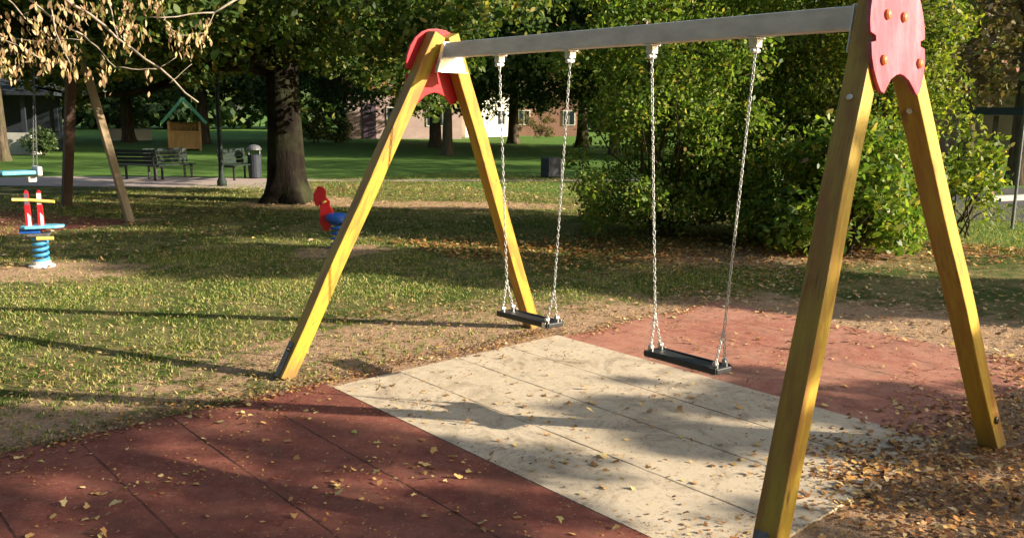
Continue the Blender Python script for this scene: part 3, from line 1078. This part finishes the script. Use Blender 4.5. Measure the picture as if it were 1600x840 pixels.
# benches
def bench(px, py, rz, label):
    p = gp(px, py)
    t = thing('park_bench', label, 'bench', p, rz, 'dark benches along the path')
    t.scale = (.8, .8, .85)
    m1 = MB()
    for i in range(4):
        m1.box((0, -.21+i*.115, .44), (1.5, .095, .03))
    m1.build('seat', 'darkgreen', t)
    m1 = MB()
    for i in range(4):
        m1.box((0, .26+.02*i, .53+i*.11), (1.5, .03, .095))
    m1.build('backrest', 'darkgreen', t)
    for s_ in (-1, 1):
        m1 = MB()
        m1.box((s_*.62, -.18, .21), (.06, .05, .42))
        m1.box((s_*.62, .23, .21), (.06, .05, .42))
        m1.box((s_*.62, .30, .66), (.05, .03, .46))
        m1.box((s_*.62, .02, .40), (.05, .5, .04))
        m1.build('leg', 'blackplastic', t)
    return t
bench(221, 281, -YAW+PI*.95, 'dark slatted park bench beside the tan swing post')
bench(268, 279, -YAW+.9, 'dark park bench seen end on right of the tan swing post')
bench(376, 280, -YAW+1.3, 'dark park bench seen end on between lamp post and litter bin')

# litter bin / post
p = gp(399, 279)
lb = thing('litter_bin', 'dark blue green litter bin with pale domed lid left of the big trunk', 'litter bin', p)
lb.scale = (.68, .68, .8)
MB().lathe([(.20, 0), (.24, .05), (.26, .75), (.27, .78)], n=18).build('body', 'navy', lb, smooth=False)
MB().lathe([(.28, .93), (.28, .97), (.20, 1.06), (.06, 1.10)], n=18).build('lid', 'darksteel', lb)
for s_ in (-1, 1):
    MB().box((s_*.22, 0, .86), (.03, .05, .16)).build('lid_support', 'darksteel', lb)

# boulder-like stump near the path right of the swing legs
p = gp(866, 278)
sp = thing('litter_bin', 'small grey and pale litter bin on the far kerb left of the shrub', 'litter bin', p)
MB().box((-.16, 0, .30), (.42, .32, .52)).build('body', 'navy', sp, bevel=.02)
MB().box((.13, -.02, .26), (.10, .30, .50)).build('side_panel', 'palewall', sp, bevel=.01)

# ------------------------------------------------------------------ left wooden swing with toddler seat
ap = Vector((.55, 13.6, 2.66))
ws = thing('swing_stand', 'brown wooden swing stand cut by the left edge behind the dry branches', 'swing stand', (-.9, 13.5, 0))
wo = Vector((-.9, 13.5, 0))
def post(parent, a_, b_, w, mat, org, name='leg'):
    a_, b_ = Vector(a_)-org, Vector(b_)-org
    z_ = (b_-a_).normalized()
    y_ = (Vector((0, 1, 0))-z_*z_.y).normalized()
    x_ = y_.cross(z_)
    mb = MB()
    mb.box((0, 0, (b_-a_).length/2), (w, w, (b_-a_).length))
    return mb.build(name, mat, parent, bevel=.01, matrix=Matrix(((x_.x, y_.x, z_.x, a_.x), (x_.y, y_.y, z_.y, a_.y), (x_.z, y_.z, z_.z, a_.z), (0, 0, 0, 1))))
post(ws, (.67, 11.95, 0), ap+Vector((.03, -.08, 0)), .11, 'tanpost', wo)
post(ws, (.62, 15.3, 0), ap+Vector((-.06, .08, 0)), .15, 'brownpost', wo)
post(ws, (-3.0, 11.9, 0), (-2.9, 13.5, 2.66), .12, 'brownpost', wo)
post(ws, (-3.0, 15.2, 0), (-2.9, 13.6, 2.66), .12, 'brownpost', wo)
post(ws, ap+Vector((.2, 0, -.04)), (-3.1, 13.55, 2.62), .12, 'brownpost', wo, 'crossbeam')
ts = thing('toddler_swing', 'pale blue and white toddler swing seat on chains at left edge', 'swing', (-.62, 12.7, .80))
org = Vector((-.62, 12.7, .80))
m1 = MB()
m1.box((-.05, 0, 0), (.46, .30, .06))
m1.build('seat', 'cyanpaint', ts, bevel=.02)
m1 = MB()
m1.box((.22, 0, .02), (.07, .36, .14))
m1.box((.14, 0, -.10), (.12, .10, .10))
m1.build('bumper', 'whitepaint', ts, bevel=.02)
for x_, y_ in ((.20, .12), (-.26, .12), (.20, -.12)):
    c1 = chain(Vector((-.62+x_*1.6+.15, 13.4, 2.52)), Vector((-.62+x_, 12.7+y_, .86)), ts, Vector((0, 0, 0)), 'chain', .05)
    c1.location = -org
    c1.data.materials[0] = M['darksteel']
# dark red rubber under that swing
sheet('red_rubber_mat', [(.9, 12.1), (.5, 12.0), (-3.2, 11.2), (-4.5, 13.5), (-.4, 15.0)], .008, 'redtile')

# ------------------------------------------------------------------ spring riders
def spring(parent, r, h, turns, wr, mat, z0=.03):
    pts = []
    n = int(turns*14)
    for i in range(n+1):
        t = 2*PI*turns*i/n
        pts.append((r*math.cos(t), r*math.sin(t), z0+h*i/n))
    return MB().tube(pts, wr, 6).build('spring', mat, parent, smooth=True)
p = gp(66, 416)
rd = thing('spring_rider', 'red white and blue spring rider with yellow handles on a light blue coil', 'spring rider', p, -YAW+.35)
rd.scale = (.85, .85, .95)
spring(rd, .085, .33, 5, .020, 'springblue')
MB().lathe([(.16, 0), (.16, .02), (.11, .03), (.11, .07)], n=18).build('base_plate', 'whitepaint', rd)
MB().box((0, 0, .385), (.26, .22, .03)).build('top_plate', 'darksteel', rd, bevel=.004)
# body: seat board and two upright side boards
MB().prism([(-.20, -.09), (-.14, -.13), (.20, -.12), (.30, -.05), (.30, .05), (.20, .12), (-.14, .13), (-.20, .09)], (.0, 0, .46), (1, 0, 0), (0, 1, 0), (0, 0, 1), .03).build('seat', 'cyanpaint', rd, bevel=.006)
MB().box((-.10, 0, .43), (.24, .12, .055)).build('seat_block', 'bluepaint', rd, bevel=.006)
for x_, lean_ in ((-.11, -.03), (.035, .03)):
    pr_ = MB()
    pr_.prism([(-.035, .42), (.040, .42), (.036, .62), (.028, .80), (.026, .88), (.010, .90), (-.012, .90), (-.028, .86), (-.030, .78), (-.036, .6)], (x_, -.02, 0), (1, 0, 0), (0, 0, 1), (0, 1, 0), .035)
    sb = pr_.build('side_board', 'redpaint', rd, bevel=.004)
    MB().prism([(-.018, .47), (.018, .47), (.018, .60), (-.018, .64)], (x_+.015, -.0235, 0), (1, 0, 0), (0, 0, 1), (0, 1, 0), .002).build('stripe', 'whitepaint', sb)
    MB().box((x_, -.0225, .80), (.05, .003, .13)).build('panel', 'whitepaint' if x_ > 0 else 'lilac', sb)
MB().tube([(-.27, -.06, .80), (-.09, -.02, .79), (.22, -.06, .765)], .018, 8).build('handle', 'yellowpaint', rd)
MB().tube([(-.02, -.10, .345), (.18, -.12, .345)], .022, 8).build('footrest', 'yellowpaint', rd)
MB().tube([(-.12, .12, .345), (.02, .14, .345)], .022, 8).build('footrest', 'yellowpaint', rd)

p = gp(528, 388)
r2 = thing('spring_rider', 'red horse shaped spring rider with blue seat behind the far left yellow leg', 'spring rider', p, -YAW)
r2.scale = (.86, .86, .92)
spring(r2, .09, .36, 5, .020, 'bluepaint')
MB().lathe([(.16, 0), (.16, .02), (.11, .03)], n=18).build('base_plate', 'darksteel', r2)
hs = [(-.20, .26), (-.13, .24), (-.09, .34), (-.06, .40), (-.05, .52), (-.10, .60), (-.10, .66), (-.16, .72), (-.15, .80), (-.20, .86), (-.27, .87), (-.30, .82), (-.335, .76), (-.34, .68),
      (-.31, .60), (-.27, .585), (-.25, .64), (-.245, .57), (-.25, .46), (-.26, .36)]
hb = MB().prism(hs, (0, -.02, 0), (1, 0, 0), (0, 0, 1), (0, 1, 0), .04).build('head_board', 'redpaint', r2, bevel=.004)
MB().lathe([(.14, .38), (.165, .41), (.165, .46), (.13, .49), (.05, .50)], n=18).build('seat', 'bluepaint', r2, smooth=False)
MB().prism([(.05, .34), (.26, .36), (.34, .46), (.32, .60), (.26, .50), (.10, .46)], (.02, -.02, 0), (1, 0, 0), (0, 0, 1), (0, 1, 0), .04).build('tail_board', 'redpaint', r2, bevel=.004)
MB().tube([(-.16, -.16, .66), (-.16, .16, .66)], .016, 8).build('handle', 'yellowpaint', r2)

# ------------------------------------------------------------------ shelter on the right
p = at(1500, 22)
X_, D_ = frame_axes(1560)
sh = thing('shelter', 'low flat topped dark green shelter on posts at right edge', 'shelter', at(1492, 22.0), math.atan2(X_.y, X_.x))
MB().box((1.6, .6, 1.86), (3.3, 1.4, .16)).build('roof', 'darkgreen', sh)
for x_, y_ in ((.5, .1), (2.6, .1), (.5, 1.1), (2.6, 1.1)):
    MB().box((x_, y_, .88), (.09, .09, 1.77)).build('post', 'barkB', sh)
mb = MB().box((0, 0, .17), (.28, .26, .34))
o_ = mb.build('stone_block', 'tanpost', None, origin=(0, 0, 0), bevel=.02)
o_.location = gp(1544, 296)
tag(o_, 'small tan block standing by the road at right', 'block')
for px, d_, lab in ((1574, 15.6, 'thin grey metal pole by the road at right edge'),):
    m1 = MB().lathe([(.03, 0), (.025, .05), (.02, 2.0)], n=10).build('pole', 'darksteel', None)
    m1.location = at(px, d_)
    tag(m1, lab, 'pole')

# ------------------------------------------------------------------ dry branch hanging in from the top left
TRK = at(-420, 5.6)
dt = thing('maple_tree', 'near tree whose thin twigs with hanging dry tan seeds enter at top left', 'tree', TRK)
def P3(px, py, d_):
    v_ = fw + RR*((px-800)/F) - UU*((py-420)/F)
    v_ = v_/math.hypot(v_.x, v_.y)
    return CAMV + v_*d_ - TRK
tk = MB()
tk.tube([(0, 0, -.1), (.02, 0, .3), (.0, .03, 1.5), (.06, .0, 2.8), (.02, .03, 4.2), (.1, 0, 6)], [.24, .17, .15, .13, .11, .05], 14)
limb(tk, (.05, 0, 2.6), P3(-60, -150, 4.6), .07, .03, .05, .2)
limb(tk, P3(-60, -150, 4.6), P3(90, -10, 4.2), .03, .012, .0, .2)
limb(tk, P3(-60, -150, 4.6), P3(250, -70, 4.3), .03, .012, .02, .2)
limb(tk, P3(250, -70, 4.3), P3(420, -30, 4.3), .012, .008, .0, .1)
tk.build('trunk', 'barkB', dt, smooth=True)
tw = MB()
twl = [((90, -10, 4.2), (205, 75, 4.15), .008), ((205, 75, 4.15), (310, 160, 4.1), .006), ((420, -30, 4.3), (335, 20, 4.2), .008),
       ((335, 20, 4.2), (235, 27, 4.15), .004), ((-60, -60, 4.4), (130, 55, 4.2), .007), ((20, 60, 4.3), (130, 63, 4.1), .003), ((130, 55, 4.2), (180, 105, 4.1), .004),
       ((180, 105, 4.15), (245, 108, 4.1), .003), ((60, -40, 4.3), (110, 100, 4.1), .004), ((150, -40, 4.3), (185, 60, 4.1), .004), ((-50, 20, 4.3), (60, 90, 4.1), .005),
       ((245, 108, 4.1), (275, 90, 4.1), .002), ((265, 130, 4.1), (300, 100, 4.1), .002), ((255, 20, 4.2), (270, 55, 4.1), .002), ((335, 20, 4.2), (322, 45, 4.1), .002),
       ((270, 55, 4.1), (325, 52, 4.1), .002), ((-60, -80, 4.4), (40, 30, 4.2), .005), ((100, -60, 4.3), (250, -5, 4.2), .004)]
for a_, b_, r in twl:
    limb(tw, P3(*a_), P3(*b_), r, r*.6, -.01, .12, 5, 5)
tw.build('twig', 'twig', dt, smooth=True)
cl = [(15, 60), (8, 95), (20, 110), (40, 70), (52, 85), (35, 35), (75, 62), (75, 100), (62, 28), (55, 20), (70, 45), (92, 80), (100, 62), (105, 78), (112, 92), (112, 108), (118, 70), (116, 30), (114, 8),
      (135, 8), (148, 5), (160, 10), (140, 112), (160, 105), (165, 118), (190, 10), (198, 20), (186, 28), (196, 45), (200, 2), (212, 35), (224, 52), (165, 62), (185, 65), (198, 70),
      (228, 5), (240, 8), (268, 45), (275, 55), (283, 60), (291, 75), (305, 58), (320, 38), (322, 45), (316, 60), (10, 25), (2, 70), (28, 95), (88, 45), (100, 95), (50, 60), (230, 118), (248, -4), (172, -2), (20, 80), (64, 75),
      (0, 50), (4, 105), (125, 55), (80, 15), (95, 15), (130, 20), (180, 40), (205, 55)]
for (x_, y_) in cl:
    Ps = []
    k_ = random.randint(8, 16)
    c_ = P3(x_+random.uniform(-4, 4), y_, random.uniform(4.0, 4.35))
    for _ in range(k_):
        Ps.append((c_.x+random.gauss(0, .012), c_.y+random.gauss(0, .012), c_.z+random.gauss(-.015, .026)))
    V = leaves(np.array(Ps), .028, .38, (0, 0, -3.2), .3)
    fast_mesh('seed_cluster', V, 6, 'seedleaf', dt)

# ------------------------------------------------------------------ fallen leaves (one layer of ground cover)
def lobed(P, size, mat, name, tilt=.2):
    n = len(P)
    K = 11
    ang = np.linspace(0, 2*PI, K, endpoint=False)
    rad_ = np.array([1, .62, .85, .58, .74, .5, .55, .5, .76, .58, .88])
    rot = rng.uniform(0, 2*PI, (n, 1))
    sz = size*(1+.35*rng.normal(size=(n, 1))).clip(.4, 1.7)
    jit = 1+.15*rng.normal(size=(n, K))
    x = np.cos(ang)*rad_*jit
    y = np.sin(ang)*rad_*jit*rng.uniform(.45, 1, (n, 1))
    zc = (np.abs(y)*rng.uniform(.05, .7, (n, 1)) + .25*x*x*rng.normal(size=(n, 1)))
    tx, ty = tilt*rng.normal(size=(n, 1)), tilt*rng.normal(size=(n, 1))
    z_ = zc + x*tx + y*ty
    z_ = z_ - z_.min(1, keepdims=True)
    X2 = (x*np.cos(rot)-y*np.sin(rot))*sz*.5
    Y2 = (x*np.sin(rot)+y*np.cos(rot))*sz*.5
    V = np.stack([P[:, 0:1]+X2, P[:, 1:2]+Y2, P[:, 2:3]+z_*sz*.5], 2).reshape(-1, 3)
    return fast_mesh(name, V, K, mat)
def scatter(n, x0, x1, y0, y1, dens, z=.016):
    out = []
    while len(out) < n:
        x, y = random.uniform(x0, x1), random.uniform(y0, y1)
        if random.random() < dens(x, y):
            out.append((x, y, z))
    return np.array(out)
def clump(x, y, f=1.0):
    return (.5+.5*math.sin(x*2.3*f+math.sin(y*3.1*f)*1.7))*(.5+.5*math.sin(y*2.9*f+math.sin(x*1.9*f)*1.3))
for o_ in [lobed(scatter(1100, -4.4, 3, -.5, 2.9, lambda x, y: .12+clump(x, y, 1.6)**2*(1.0 if x < -.6 else .45)), .038, 'litterPale', 'fallen_leaves'),
           lobed(scatter(4500, -4.4, 3, -.5, 3.0, lambda x, y: .1+clump(x+1, y, 2.1)**2), .016, 'litterDark', 'leaf_crumbs', .2),
           lobed(scatter(32000, -1.2, 5.5, -3.0, .75, lambda x, y: max(0, min(1, (.33-y+.12*math.sin(x*5)+.15*math.sin(x*2.1))/.5))*max(0, min(1, (x+.9+.15*math.sin(y*7))/.8))*(.8+.2*clump(x, y, 1.4))), .033, 'litterDark', 'leaf_litter'),
           lobed(scatter(7000, -.3, 6, -3.0, 1.0, lambda x, y: max(0, min(1, (.5-y)/.6))*(.4+.6*clump(x+2, y, 1.7))), .034, 'litter', 'yellow_leaf_litter'),
           lobed(scatter(11000, -6, 6, 2.85, 8.8, lambda x, y: (.25+.75*clump(x, y))*(1 if y < 4.6 else .3)), .028, 'litterMid', 'lawn_leaves'),
           lobed(scatter(7500, 2.6, 8.8, 1.6, 8.2, lambda x, y: math.exp(-((x*.60+y*.80-7.1)/1.0)**2)), .055, 'litterDark', 'shrub_leaf_litter'),
           lobed(scatter(2500, 2.8, 6.5, -.3, 3.4, lambda x, y: .4), .045, 'litter', 'edge_leaves'),
           lobed(scatter(1500, -4.6, 1.2, 2.7, 3.25, lambda x, y: math.exp(-((y-2.99+.07*math.sin(x*4))/.11)**2)), .024, 'litterDark', 'edge_crumbs'),
           lobed(scatter(2600, -4.6, 1.2, 2.8, 3.2, lambda x, y: math.exp(-((y-3.0+.05*math.sin(x*7))/.07)**2)), .02, 'ground', 'edge_soil'),
           lobed(scatter(1100, 1.0, 3.4, 2.4, 3.0, lambda x, y: math.exp(-((y-2.79+.06*math.sin(x*6))/.09)**2)), .024, 'litter', 'edge_crumbs'),
           lobed(scatter(5000, -3, 14, 8.5, 16, lambda x, y: .3+.7*clump(x, y, .6)), .06, 'litter', 'far_lawn_leaves')]:
    o_['kind'] = 'stuff'

# ------------------------------------------------------------------ grass
def grass_patch(n, x0, x1, y0, y1, h, dens, name):
    P = scatter(n, x0, x1, y0, y1, dens, 0)
    m = len(P)
    k_ = 5
    P = np.repeat(P, k_, 0) + np.concatenate([rng.normal(0, .018, (m*k_, 2)), np.zeros((m*k_, 1))], 1)
    nn_ = len(P)
    a_ = rng.uniform(0, 2*PI, nn_)
    H_ = h*(1+.4*rng.normal(size=nn_)).clip(.3, 2)
    w_ = .0035 + .0025*rng.random(nn_)
    lx, ly = rng.normal(0, .55, nn_)*H_, rng.normal(0, .55, nn_)*H_
    dx, dy = np.cos(a_)*w_, np.sin(a_)*w_
    V = np.stack([np.stack([P[:, 0]-dx, P[:, 1]-dy, P[:, 2]*0], 1), np.stack([P[:, 0]+dx, P[:, 1]+dy, P[:, 2]*0], 1),
                  np.stack([P[:, 0]+lx, P[:, 1]+ly, H_], 1)], 1).reshape(-1, 3)
    o_ = fast_mesh(name, V, 3, 'grass')
    o_['kind'] = 'stuff'
def in_dirt(x, y):
    best = 0
    for cx_, cy_, rx, ry, an, so_ in DIRT:
        dx, dy = x-cx_, y-cy_
        u, w = (dx*math.cos(an)+dy*math.sin(an))/rx, (dy*math.cos(an)-dx*math.sin(an))/ry
        best = max(best, (1-math.hypot(u, w))/so_)
    return min(1, max(0, best))
def gd(x, y):
    if -4.6 < x < 3.05 and -.6 < y < 2.98:
        return 0
    return (1-.78*in_dirt(x, y))*(.25+.75*clump(x, y, .8))
grass_patch(23000, -6.5, 6, 2.9, 8.5, .021, gd, 'grass')
grass_patch(22000, -6, 13, 8, 18, .032, gd, 'far_grass')
grass_patch(9000, 8.2, 15, .8, 7, .032, lambda x, y: .8, 'side_grass')
